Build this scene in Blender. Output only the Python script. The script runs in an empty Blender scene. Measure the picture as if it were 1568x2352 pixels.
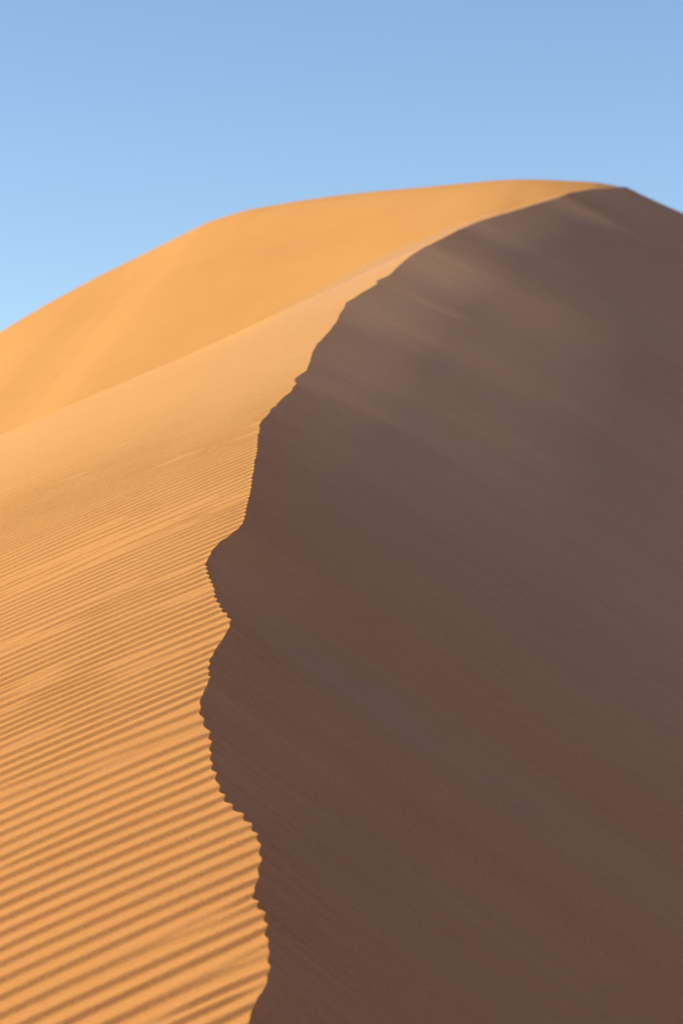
import bpy, math
import numpy as np

SC = bpy.context.scene
# ------------------------------------------------------------------ camera
PITCH = math.radians(4.0)
LENS = 85.0
SUN_EL = math.radians(25.0)
SUN_AZ = math.radians(90.0)         # degrees to the left of the view direction (+Y)
H = 2.0                             # eye height above the foot plane
cam_d = bpy.data.cameras.new("camera")
cam = bpy.data.objects.new("camera", cam_d)
SC.collection.objects.link(cam)
SC.camera = cam
cam.location = (0, 0, 0)
cam.rotation_euler = (math.pi / 2 + PITCH, 0, 0)
cam_d.sensor_fit = 'VERTICAL'
cam_d.sensor_height = 36.0
cam_d.sensor_width = 24.0
cam_d.lens = LENS
cam_d.clip_start = 0.05
cam_d.clip_end = 20000
cam_d.dof.use_dof = True
cam_d.dof.focus_distance = 7.3
cam_d.dof.aperture_fstop = 5.8
# ------------------------------------------------------------------ light
world = bpy.data.worlds.new("World")
SC.world = world
world.use_nodes = True
wn = world.node_tree
wn.nodes.clear()
sky = wn.nodes.new('ShaderNodeTexSky')
sky.sky_type = 'NISHITA'
sky.sun_disc = False
sky.sun_elevation = SUN_EL
sky.sun_rotation = -SUN_AZ
sky.altitude = 600
sky.air_density = 1.0
sky.dust_density = 0.3
sky.ozone_density = 2.2
bg = wn.nodes.new('ShaderNodeBackground')
bg.inputs['Strength'].default_value = 0.111
wo = wn.nodes.new('ShaderNodeOutputWorld')
wn.links.new(sky.outputs[0], bg.inputs[0])
wn.links.new(bg.outputs[0], wo.inputs[0])

sun_d = bpy.data.lights.new("sun", 'SUN')
sun_d.energy = 5.0
sun_d.angle = math.radians(0.6)
sun_d.color = (0.92, 1.0, 0.45)
sun = bpy.data.objects.new("sun", sun_d)
SC.collection.objects.link(sun)
Ldir = np.array([-math.sin(SUN_AZ) * math.cos(SUN_EL), math.cos(SUN_AZ) * math.cos(SUN_EL), math.sin(SUN_EL)])
from mathutils import Vector
sun.rotation_euler = Vector(Ldir).to_track_quat('Z', 'Y').to_euler()
sun.location = tuple(Ldir * 60)
SC.view_settings.view_transform = 'Standard'
SC.view_settings.look = 'None'
SC.view_settings.exposure = 0.75
SC.view_settings.gamma = 1.0

# ------------------------------------------------------------------ helpers
FP = LENS / 36.0 * 2352.0


def elev(px, py):
    """tan of elevation and x/y of the direction seen at photo point (1568 x 2352 grid)"""
    cx = (np.asarray(px, float) - 784) / FP
    cy = (1176 - np.asarray(py, float)) / FP
    den = math.cos(PITCH) - cy * math.sin(PITCH)
    return cx / den, (math.sin(PITCH) + cy * math.cos(PITCH)) / den


rng = np.random.default_rng(11)


def vnoise(x, y, seed=0):
    """smooth value noise in [-1,1]"""
    xi = np.floor(x).astype(np.int64)
    yi = np.floor(y).astype(np.int64)
    fx = x - xi
    fy = y - yi
    fx = fx * fx * fx * (fx * (fx * 6 - 15) + 10)
    fy = fy * fy * fy * (fy * (fy * 6 - 15) + 10)

    def h(i, j):
        n = (i * 374761393 + j * 668265263 + seed * 982451653) & 0x7fffffff
        n = ((n ^ (n >> 13)) * 1274126177) & 0x7fffffff
        n = (n ^ (n >> 16)) & 0xffff
        return n / 32767.5 - 1.0
    a = h(xi, yi) * (1 - fx) + h(xi + 1, yi) * fx
    b = h(xi, yi + 1) * (1 - fx) + h(xi + 1, yi + 1) * fx
    return a * (1 - fy) + b * fy


def fbm(x, y, seed=0, n=3):
    s = 0
    a = 1.0
    for k in range(n):
        s = s + a * vnoise(x * 2 ** k + 17.3 * k, y * 2 ** k - 9.1 * k, seed + k)
        a *= 0.5
    return s / 1.75


def sstep(a, b, x):
    t = np.clip((x - a) / (b - a), 0, 1)
    return t * t * (3 - 2 * t)


# ------------------------------------------------------------------ windward surface
# brink of the dune as traced: (px, py) on a 1568 x 2352 grid
BR = [(520, 2700), (545, 2450), (560, 2390), (576, 2335), (593, 2291), (609, 2261), (617, 2217), (619, 2182), (617, 2144), (611, 2111), (596, 2080),
      (583, 2045), (591, 2015), (599, 1979), (593, 1927), (578, 1902), (563, 1883), (549, 1867), (532, 1850), (516, 1828),
      (505, 1804), (497, 1779), (490, 1757), (486, 1729), (483, 1705), (472, 1674), (462, 1648), (459, 1618), (466, 1592),
      (479, 1565), (478, 1535), (488, 1508), (501, 1486), (510, 1466), (525, 1451), (531, 1429), (523, 1411), (505, 1394),
      (492, 1367), (486, 1341), (477, 1315), (474, 1293), (488, 1266), (510, 1240), (536, 1225), (556, 1203), (567, 1161),
      (576, 1121), (585, 1077), (590, 1034), (592, 1000), (600, 970), (622, 941), (645, 919), (665, 902), (680, 882), (675, 871),
      (689, 860), (704, 851), (711, 833), (714, 816), (728, 790), (750, 768), (763, 752), (774, 735), (783, 717), (793, 703),
      (791, 697), (814, 684), (829, 673), (851, 661), (867, 650), (863, 645), (891, 634), (904, 622), (917, 609), (939, 590),
      (969, 570), (1010, 550), (1051, 529), (1097, 509), (1135, 497), (1174, 486), (1225, 470), (1277, 455), (1307, 443), (1354, 434.5),
      (1400, 432), (1436, 428.5)]
BR = np.array(BR, float)
s0 = 0.327


def ybrink(py):
    a, e = elev(784, py)
    near = H / np.maximum(s0 - e, 0.05)
    far = np.interp(-np.asarray(py, float), [-985, -850, -700, -650, -580, -510, -470, -440, -428],
                    [9.1, 12.0, 17.0, 20.0, 25.5, 33.0, 40.0, 47.0, 52.0])
    w = sstep(-1050, -960, -np.asarray(py, float))
    return near * (1 - w) + far * w


EXT = [(1470, 446, 57), (1520, 469, 63), (1568, 490, 69), (1700, 552, 84), (1900, 650, 105)]


def smooth1(f, y, w0, w1, n=17):
    s_ = 0
    ws_ = 0
    for o in np.linspace(-1, 1, n):
        w = (1 - o * o) ** 2
        s_ = s_ + w * f(y + o * (w0 + w1 * np.maximum(y, 0)))
        ws_ += w
    return s_ / ws_


# mean height of the brink along the ridge, and its mean line in plan
_ty = np.array([-20, 0, 4, 9.1, 12.0, 17.0, 20.0, 25.5, 33.0, 40.0, 47.0, 52.0] + [q[2] for q in EXT] + [130])
_te = [elev(784, q)[1] for q in (850, 700, 650, 580, 510, 470, 440, 428.5)] + [elev(q[0], q[1])[1] for q in EXT]
_tz = np.array([-H - 20 * s0, -H, -H + 4 * s0, -H + 9.1 * s0] + [e * y for e, y in zip(_te, _ty[4:])] + [11.0])


def zb(y):
    return smooth1(lambda q: np.interp(q, _ty, _tz), y, 0.1, 0.10)


_py = np.array([-20, 0] + [float(ybrink(q[1])) for q in BR] + [q[2] for q in EXT])
_px = np.array([-1.0, -0.1] + [elev(q[0], q[1])[0] * float(ybrink(q[1])) for q in BR] + [elev(q[0], q[1])[0] * q[2] for q in EXT])


def xm(y):
    return smooth1(lambda q: np.interp(q, _py, _px), y, 1.0, 0.12)


def Q(w, y):
    f = sstep(9, 13, y)
    q1 = (0.20 + 0.09 * sstep(5, 8.5, y)) * (1 - f) + QA * f + 0.0115 * np.clip(y - 15, 0, 14)
    q2 = 0.04 * (1 - f) + QB * f
    p = np.maximum(w, 0)
    wl = 0.34 / (2 * q2)                       # beyond this the side keeps one slope
    pq = np.where(p < wl, q2 * p * p, q2 * wl * wl + 0.34 * (p - wl))
    return q1 * w + pq


QA, QB = 0.29, 0.027


def Wz(x, y):
    return zb(y) - Q(xm(y) - x, y)


# brink in plan: intersect traced sight lines with the windward surface
bx, by = [], []
ys_prev = 1.0
for px, py in BR:
    a, e = elev(px, py)
    y0g = float(ybrink(py))
    yy = y0g * np.linspace(0.9, 1.1, 281)
    d = Wz(a * yy, yy) / yy - e
    k = np.where((d[:-1] < 0) & (d[1:] >= 0))[0]
    if len(k):
        k = k[np.argmin(abs(yy[k] - y0g))]
        t = -d[k] / (d[k + 1] - d[k])
        y = yy[k] + t * (yy[k + 1] - yy[k])
    else:
        y = yy[np.argmin(abs(d) + 1e-5 * abs(yy - y0g))]
    y = max(0.85 * y + 0.15 * y0g if y0g > 22 else y, ys_prev + 0.02)
    ys_prev = y
    bx.append(a * y)
    by.append(y)
# run on past the frame: behind the camera and beyond the summit
bx = [-1.1, -0.6, -0.25] + bx
by = [-8.0, -3.0, 0.5] + by
for px, py, y in EXT:
    a, e = elev(px, py)
    bx.append(float(a * y))
    by.append(y)
bx = np.array(bx)
by = np.array(by)
SUMMIT_Y = by[-6]
print("BRINK", [(round(a, 2), round(b, 2)) for a, b in zip(bx, by)][::6])


def brink_x(y):
    s = 0
    for o in (-1, 0, 1):
        s = s + np.interp(y + o * 0.004 * np.maximum(y, 0), by, bx)
    return s / 3


def brink_smooth(y):
    s = 0
    wsum = 0
    for o in np.linspace(-1, 1, 15):
        w = 1 - abs(o) * 0.9
        s = s + w * np.interp(y + o * (0.9 + 0.13 * np.maximum(y, 0)), by, bx)
        wsum += w
    return s / wsum


# brink height beyond the summit follows the traced sky edge
ext_y = by[-6:]
ext_e = np.array([elev(p, q)[1] for p, q in [(1436, 428.5), (1470, 446), (1520, 469), (1568, 490), (1700, 552), (1900, 650)]])


far_b = BR[BR[:, 1] < 640]
tr_y = np.concatenate([by[3:-5][BR[:, 1] < 640], ext_y[1:]])
tr_e = np.concatenate([elev(far_b[:, 0], far_b[:, 1])[1], ext_e[1:]])


def brink_z(y):
    z = Wz(brink_x(y), y)
    z2 = np.interp(y, tr_y, tr_e * tr_y)
    w = sstep(26, 30, y)
    return z * (1 - w) + z2 * w


# ------------------------------------------------------------------ ripples
LAM = 0.080
RM = 0.56                                  # run of the ripples in plan: dy/dx
rd = np.array([1, RM]) / math.hypot(1, RM)      # along
rn = np.array([-rd[1], rd[0]])                  # across, pointing away from the camera
drng = np.random.default_rng(5)
DEF = []
for i in range(60):
    y = 3.5 + 7.5 * drng.uniform(0, 1) ** 0.8
    x = drng.uniform(-0.22 * y - .3, 0.02 * y)
    l_, c_ = drng.uniform(0.15, 0.9), drng.uniform(-0.12, 0.12)
    sg_ = drng.choice([-1, 1])
    DEF.append((x, y, sg_))
    DEF.append((x + l_ * rd[0] + c_ * rn[0], y + l_ * rd[1] + c_ * rn[1], -sg_))


LX = [-10, 3.9, 4.6, 5.5, 6.8, 9.0, 40.0]
LV = [0.080, 0.075, 0.066, 0.057, 0.050, 0.046, 0.046]
LG = np.linspace(-10, 110, 24001)
LP = np.concatenate([[0], np.cumsum(0.005 / np.interp(LG[:-1] + 0.0025, LX, LV))])


def ripple(x, y):
    al = x * rd[0] + y * rd[1]
    ac = x * rn[0] + y * rn[1]
    # gentle bends, and bands where the ripples crowd or spread
    ac = ac + 0.030 * fbm(al / 2.2, ac / 1.6, 3) + 0.004 * fbm(al / 0.45, ac / 0.16, 9)
    # wavelength shortens up the slope
    ph = 2 * np.pi * np.interp(ac, LG, LP)
    lam = np.interp(ac, LX, LV)
    core = np.ones_like(ph)
    for dx, dy, sg in DEF:
        da = (al - (dx * rd[0] + dy * rd[1]))
        dc = (ac - (dx * rn[0] + dy * rn[1]))
        ph = ph + sg * np.arctan2(dc * 6.0, da)
        core = core * (1 - np.exp(-(da * da / 0.005 + dc * dc / 0.0006)))
    t = (ph / (2 * np.pi)) % 1.0          # 0..1 moving away from the camera
    # steep slip side faces the camera, gentle side faces up-wind (away)
    c = 0.20
    up = 0.5 - 0.5 * np.cos(np.pi * np.clip(t / c, 0, 1))
    dn = 0.5 + 0.5 * np.cos(np.pi * np.clip((t - c) / (1 - c), 0, 1) ** 0.9)
    hgt = np.where(t < c, up, dn)
    amp = core * 0.114 * lam * (1 + 0.16 * fbm(al / 0.9, ac / 0.25, 21))
    amp = amp * (1 - 0.85 * sstep(9.5 + 0.9 * x, 14.5, y))
    return (hgt - 0.5) * amp


def mesh_grid(name, P, mat, closed=False):
    r, c, _ = P.shape
    me = bpy.data.meshes.new(name)
    me.vertices.add(r * c)
    me.vertices.foreach_set('co', P.reshape(-1).astype(np.float32))
    idx = np.arange(r * c).reshape(r, c)
    q = np.stack([idx[:-1, :-1], idx[:-1, 1:], idx[1:, 1:], idx[1:, :-1]], -1).reshape(-1)
    nf = (r - 1) * (c - 1)
    me.loops.add(nf * 4)
    me.loops.foreach_set('vertex_index', q.astype(np.int32))
    me.polygons.add(nf)
    me.polygons.foreach_set('loop_start', np.arange(0, nf * 4, 4, dtype=np.int32))
    me.polygons.foreach_set('use_smooth', np.ones(nf, dtype=bool))
    me.update(calc_edges=True)
    me.validate()
    me.materials.append(mat)
    o = bpy.data.objects.new(name, me)
    SC.collection.objects.link(o)
    return o


# ------------------------------------------------------------------ sand material
def sand_material(name, streak=0.0, tone=(1, 1, 1)):
    m = bpy.data.materials.new(name)
    m.use_nodes = True
    nt = m.node_tree
    N = nt.nodes
    Lk = nt.links
    bs = N['Principled BSDF']
    bs.inputs['Roughness'].default_value = 0.9
    bs.inputs['Specular IOR Level'].default_value = 0.15
    tc = N.new('ShaderNodeTexCoord')

    def noise(scale, detail=3, rough=0.5, vec=None):
        t = N.new('ShaderNodeTexNoise')
        t.inputs['Scale'].default_value = scale
        t.inputs['Detail'].default_value = detail
        t.inputs['Roughness'].default_value = rough
        Lk.new(vec if vec else tc.outputs['Object'], t.inputs['Vector'])
        return t.outputs['Fac']
    grain = noise(300, 3, 0.8)
    mottl = noise(3.0, 4, 0.6)
    broad = noise(0.25, 3, 0.5)

    def madd(a, ka, b=None, kb=0.0, c=0.0):
        x = N.new('ShaderNodeMath')
        x.operation = 'MULTIPLY_ADD'
        Lk.new(a, x.inputs[0])
        x.inputs[1].default_value = ka
        x.inputs[2].default_value = c
        if b is None:
            return x.outputs[0]
        y = N.new('ShaderNodeMath')
        y.operation = 'MULTIPLY_ADD'
        Lk.new(b, y.inputs[0])
        y.inputs[1].default_value = kb
        Lk.new(x.outputs[0], y.inputs[2])
        return y.outputs[0]
    f = madd(noise(120, 3, 0.7), 1.3, madd(grain, 1.8, mottl, 0.35, -0.57), 1.0, -0.65)
    f = madd(broad, 0.35, f, 1.0, -0.22)
    if streak:
        # grain-sorting bands that the sand flows leave straight down the slip face
        mp = N.new('ShaderNodeMapping')
        mp.inputs['Rotation'].default_value = (0, 0, math.atan2(0.262, 0.965))
        Lk.new(tc.outputs['Object'], mp.inputs['Vector'])
        for sc_, kk in (((0.07, 0.8, 0.0), 0.12), ((0.10, 4.0, 0.0), 0.26), ((0.16, 13.0, 0.0), 0.42)):
            m2 = N.new('ShaderNodeMapping')
            m2.inputs['Scale'].default_value = sc_
            Lk.new(mp.outputs[0], m2.inputs['Vector'])
            f = madd(noise(1.0, 2, 0.5, m2.outputs[0]), kk, f, 1.0, -kk * 0.5)
    mix = N.new('ShaderNodeMix')
    mix.data_type = 'RGBA'
    mix.inputs[6].default_value = tuple(a_ * b_ for a_, b_ in zip(SAND_DARK, tone)) + (1,)
    mix.inputs[7].default_value = tuple(a_ * b_ for a_, b_ in zip(SAND_LIGHT, tone)) + (1,)
    Lk.new(f, mix.inputs[0])
    # haze and lens falloff painted into the colour: paler up-ridge, darker and redder nearby
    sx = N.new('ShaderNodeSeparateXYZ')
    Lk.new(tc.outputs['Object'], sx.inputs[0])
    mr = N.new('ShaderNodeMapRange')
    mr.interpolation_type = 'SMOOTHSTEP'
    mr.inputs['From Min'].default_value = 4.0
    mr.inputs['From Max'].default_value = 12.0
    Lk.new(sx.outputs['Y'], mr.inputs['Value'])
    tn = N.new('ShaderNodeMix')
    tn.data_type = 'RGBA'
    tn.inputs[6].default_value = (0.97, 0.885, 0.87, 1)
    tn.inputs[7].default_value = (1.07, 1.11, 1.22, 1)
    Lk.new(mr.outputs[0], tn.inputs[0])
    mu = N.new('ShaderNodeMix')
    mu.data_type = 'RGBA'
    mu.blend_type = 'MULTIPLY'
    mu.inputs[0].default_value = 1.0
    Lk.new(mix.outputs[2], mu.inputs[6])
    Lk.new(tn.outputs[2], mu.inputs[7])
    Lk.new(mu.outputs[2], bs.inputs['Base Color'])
    bp = N.new('ShaderNodeBump')
    bp.inputs['Strength'].default_value = 0.6
    bp.inputs['Distance'].default_value = 0.0022
    g2 = noise(150, 4, 0.75)
    Lk.new(g2, bp.inputs['Height'])
    Lk.new(bp.outputs[0], bs.inputs['Normal'])
    return m


SAND_DARK = (0.395, 0.146, 0.058, 1)
SAND_LIGHT = (0.535, 0.229, 0.098, 1)
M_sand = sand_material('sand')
M_far = sand_material('deep_orange_sand', 0.0, (0.84, 0.81, 0.73))  # same sand in a darker, deeper orange tone for the far shoulder
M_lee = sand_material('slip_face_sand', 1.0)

# ------------------------------------------------------------------ windward face with ripples
FALL = np.array([0.965, -0.262])
rows = [-8.0]
while rows[-1] < 105:
    y = rows[-1]
    if y < 3:
        d = 0.06
    elif y < 20:
        d = max(0.0050, 0.00075 * y)
    else:
        d = 0.004 * y * (1 + (y - 20) * 0.02)
    rows.append(y + d)
rows = np.array(rows)
R = len(rows)
u_in = np.concatenate([np.linspace(0, 1, 40) ** 1.5 * 0.12, np.linspace(0.12, 1, 300)[1:]])
span = 0.28 * np.maximum(rows, 3) + 0.5
w_in = u_in[None] * span[:, None]
g = 1.12 ** np.arange(1, 46) - 1
w_out = span[:, None] + g[None] * 0.55 * (0.5 + span[:, None] * 0.5)
w = np.concatenate([w_in, w_out], 1)
Y = np.repeat(rows[:, None], w.shape[1], 1)
xb = brink_x(rows)
X = xb[:, None] - w
print("grid", X.shape)
Z = Wz(X, Y)
bz = brink_z(rows)
Z += (bz[:, None] - Z[:, :1]) * np.exp(-w / (0.06 * np.maximum(rows, 3)[:, None]))
rip = ripple(X, Y) * sstep(2.0, 3.0, Y) * (1 - sstep(span[:, None] * 1.0, span[:, None] * 1.6, w))
Z += rip
# ripples nick the brink into small teeth
edge = np.exp(-w / 0.03)
crumb = 0.0035 * fbm(rows / 0.045, 0 * rows, 33) + 0.006 * fbm(rows / 0.17, 0 * rows, 35)
X = X + edge * (rip[:, :1] * 0.75 + crumb[:, None])
Pw = np.stack([X, Y, Z], -1)
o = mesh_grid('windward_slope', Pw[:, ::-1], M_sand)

# ------------------------------------------------------------------ lee slope in shade
SL = 0.64
xs = brink_smooth(rows)
zs = smooth1(lambda q: brink_z(q), rows, 0.3, 0.05, 9)
S = np.concatenate([np.linspace(0, 1, 60) ** 1.7 * 1.2, 1.2 + (1.09 ** np.arange(1, 60) - 1) * 0.35])
rowsL = slice(None, None, 2)
C0 = Pw[rowsL, 0]
yl = rows[rowsL]
sm = np.stack([xs[rowsL], yl, zs[rowsL]], -1)
# the smooth mean face starts at the level the true brink would reach on it
mid = np.stack([smooth1(brink_x, rows, 0.12, 0.02, 13), rows, smooth1(brink_z, rows, 0.12, 0.02, 13)], -1)[rowsL]
off = mid - sm
fine = C0 - mid
wF = np.exp(-S / 0.16)
sc = 1.4 + 0.14 * np.maximum(yl, 0)
wS = np.exp(-(S[None] / sc[:, None]) ** 1.0)
PL = sm[:, None] + off[:, None] * wS[..., None] + fine[:, None] * wF[None, :, None]
PL[..., 0] += S[None] * FALL[0]
PL[..., 1] += S[None] * FALL[1]
brk = 0.016 * (1 - np.exp(-S / 0.08))        # the lip itself breaks off a little steeper
PL[..., 2] -= SL * S[None] + brk[None]
# faint down-slope flutes left by small sand flows
ax = PL[..., 1] + 0.27 * PL[..., 0]
flute = fbm(ax / 0.9, S[None] / 14 + 0 * ax, 41) * 0.018
PL[..., 2] += flute * sstep(0.15, 2.5, S)[None] * np.minimum(1, 0.3 + yl[:, None] / 14)
PL[:, 0] = C0
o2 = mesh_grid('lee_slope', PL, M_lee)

# ------------------------------------------------------------------ high far shoulder
SK = np.array([(-1600, 1560), (-900, 1220), (-400, 965), (-150, 838), (0, 765), (100, 706), (180, 664), (250, 627), (330, 588), (400, 553), (450, 528), (490, 509), (540, 492), (590, 480),
               (640, 473), (700, 462), (760, 454), (830, 446), (900, 439), (980, 432), (1050, 426), (1130, 419), (1190, 416), (1230, 415), (1300, 418.5),
               (1370, 422), (1405, 427), (1440, 436), (1500, 470)], float)
npx = 260
t = np.linspace(0, 1, npx)
pxs = np.interp(t, np.linspace(0, 1, len(SK)), SK[:, 0])
pys = np.interp(pxs, SK[:, 0], SK[:, 1])
pys = np.convolve(np.pad(pys, 2, mode='edge'), np.ones(5) / 5, 'valid') + 1.3 * fbm(pxs / 75, 0 * pxs, 55) * sstep(430, 560, pxs)
yr = 58 + 16 * sstep(1450, 200, pxs) + 14 * sstep(200, -1600, pxs)
yr = 58 + 16 * (1 - sstep(200, 1450, pxs)) + 14 * (1 - sstep(-1600, 200, pxs))
aa, ee = elev(pxs, pys)
RX, RY, RZ = aa * yr, yr, ee * yr
sd = np.concatenate([-np.linspace(60, 0.5, 40) ** 1.0, np.linspace(-0.4, 0.4, 9), 0.4 + (1.055 ** np.arange(1, 80) - 1) * 0.8])
fd = np.array([-0.20, -0.98])
PX = RX[None] + np.where(sd > 0, fd[0], 0.35)[:, None] * sd[:, None]
PY = RY[None] + fd[1] * sd[:, None]
ssd = sd[:, None]
drop = np.where(ssd > 0, 0.52 * (np.sqrt(ssd ** 2 + 0.8 ** 2) - 0.8) + 0.0 * ssd, 0.45 * (np.sqrt(ssd ** 2 + 0.8 ** 2) - 0.8))
kk_ = np.hanning(111)
RZs = np.convolve(np.pad(RZ, 55, mode='reflect', reflect_type='odd'), kk_ / kk_.sum(), 'valid')
bl = sstep(-0.5, 5.0, ssd)
PZ = RZ[None] * (1 - bl) + RZs[None] * bl - drop
PZ = PZ + sstep(0.5, 6, abs(ssd)) * 0.04 * fbm((PX - 0.3 * ssd) / 26.0, (ssd + 0.15 * PX) / 2.6, 61)
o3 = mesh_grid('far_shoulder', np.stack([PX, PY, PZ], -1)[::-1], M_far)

# ------------------------------------------------------------------ desert floor
gr = np.concatenate([-(1.35 ** np.arange(0, 26)[::-1]) * 5, [0], (1.35 ** np.arange(0, 26)) * 5])
GX, GY = np.meshgrid(gr, gr)
GZ = -24 + 3.0 * fbm(GX / 90, GY / 90, 71) + 1.0 * fbm(GX / 23, GY / 23, 75)
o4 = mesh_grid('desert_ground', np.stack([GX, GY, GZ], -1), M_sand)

for o_ in (o, o2, o3, o4):
    o_['kind'] = 'structure'

# ------------------------------------------------------------------ sand blowing over the brink
ax_s = Vector((FALL[0], FALL[1], -0.42)).normalized()
ax_n = Vector((0.42, 0, 1)).cross(ax_s).normalized()
ax_u = ax_s.cross(ax_n).normalized()
from mathutils import Matrix
RM3 = Matrix((ax_s, ax_n, ax_u)).transposed()      # columns = local axes in the world
RMn = np.array(RM3)


def dust(th, left, reach, dens, y0, y1, freq, thr, floor):
    ys = np.concatenate([np.arange(y0, 20, 0.35), np.arange(20, y1, 0.9)])
    env = sstep(y0 + 3, y0 + 11, ys) * (1 - 0.85 * sstep(19, 36, ys)) + floor
    sz = (0.35 + 0.04 * ys)[:, None]
    a_ = np.linspace(-1, 1, 41)
    xb_ = brink_smooth(ys)[:, None]
    zb_ = smooth1(lambda q: brink_z(q), ys, 0.3, 0.05, 9)[:, None]
    wl = np.maximum(-a_, 0)[None] * left * sz
    sr = np.maximum(a_, 0)[None] * reach * sz
    Xd = xb_ - wl + sr * FALL[0]
    Yd = ys[:, None] + sr * FALL[1]
    zbase = np.where(a_[None] <= 0, Wz(Xd, Yd), zb_ - SL * sr)
    hh = th * sz * env[:, None] * (1 - np.abs(a_[None]) ** 2) ** 1.5
    hh = hh * (1 + 0.10 * fbm(ys[:, None] / 0.9, 0 * wl, 91))
    lift = np.where(a_[None] > 0, (SL - 0.36) * sr * (1 - a_[None] ** 2) ** 1.5 * env[:, None], 0)
    top = np.stack([Xd, Yd, zbase + hh + lift + 0.002], -1)
    bot = np.stack([Xd, Yd, zbase - 0.25 * sz], -1)
    r, c = Xd.shape
    V = np.concatenate([top.reshape(-1, 3), bot.reshape(-1, 3)]) @ RMn
    F = []
    nT = r * c
    for i in range(r - 1):
        for j in range(c - 1):
            q = (i * c + j, i * c + j + 1, (i + 1) * c + j + 1, (i + 1) * c + j)
            F.append(q)
            F.append(tuple(nT + k_ for k_ in q[::-1]))
    ring = [j for j in range(c)] + [i * c + c - 1 for i in range(1, r)] + [(r - 1) * c + j for j in range(c - 2, -1, -1)] + [i * c for i in range(r - 2, 0, -1)]
    for p, q in zip(ring, ring[1:] + ring[:1]):
        F.append((q, p, nT + p, nT + q))
    me = bpy.data.meshes.new('blowing_sand')
    me.from_pydata(V.tolist(), [], F)
    m = bpy.data.materials.new('airborne_sand')
    m.use_nodes = True
    nt = m.node_tree
    nt.nodes.clear()
    out = nt.nodes.new('ShaderNodeOutputMaterial')
    pv = nt.nodes.new('ShaderNodeVolumePrincipled')
    pv.inputs['Color'].default_value = (1.0, 0.50, 0.40, 1)
    pv.inputs['Anisotropy'].default_value = 0.15
    nt.links.new(pv.outputs[0], out.inputs['Volume'])
    tc = nt.nodes.new('ShaderNodeTexCoord')
    mp = nt.nodes.new('ShaderNodeMapping')
    mp.inputs['Scale'].default_value = (freq * 0.04, freq, freq)
    ns = nt.nodes.new('ShaderNodeTexNoise')
    ns.inputs['Scale'].default_value = 1.0
    ns.inputs['Detail'].default_value = 2.0
    nt.links.new(tc.outputs['Object'], mp.inputs[0])
    nt.links.new(mp.outputs[0], ns.inputs['Vector'])
    mr = nt.nodes.new('ShaderNodeMapRange')
    mr.interpolation_type = 'SMOOTHSTEP'
    mr.inputs['From Min'].default_value = thr
    mr.inputs['From Max'].default_value = 0.75
    mr.inputs['To Min'].default_value = dens * 0.5
    mr.inputs['To Max'].default_value = dens * 1.9
    nt.links.new(ns.outputs['Fac'], mr.inputs['Value'])
    nt.links.new(mr.outputs[0], pv.inputs['Density'])
    m.cycles.volume_step_rate = 1.0
    me.materials.append(m)
    ob = bpy.data.objects.new('blowing_sand', me)
    ob.matrix_world = RM3.to_4x4()
    SC.collection.objects.link(ob)
    ob['kind'] = 'stuff'
    return ob


d1 = dust(0.07, 0.8, 0.8, 0.08, 3.0, 45, 15.0, 0.30, 0.24)
d2 = dust(0.14, 1.0, 2.4, 0.035, 1.5, 52, 15.0, 0.40, 0.08)
for d_, lb in ((d1, 'dense low veil of airborne sand hugging the upper brink of the dune'),
               (d2, 'thin wide veil of airborne sand trailing down the shaded slope below the brink')):
    d_['label'] = lb
    d_['category'] = 'blowing sand'
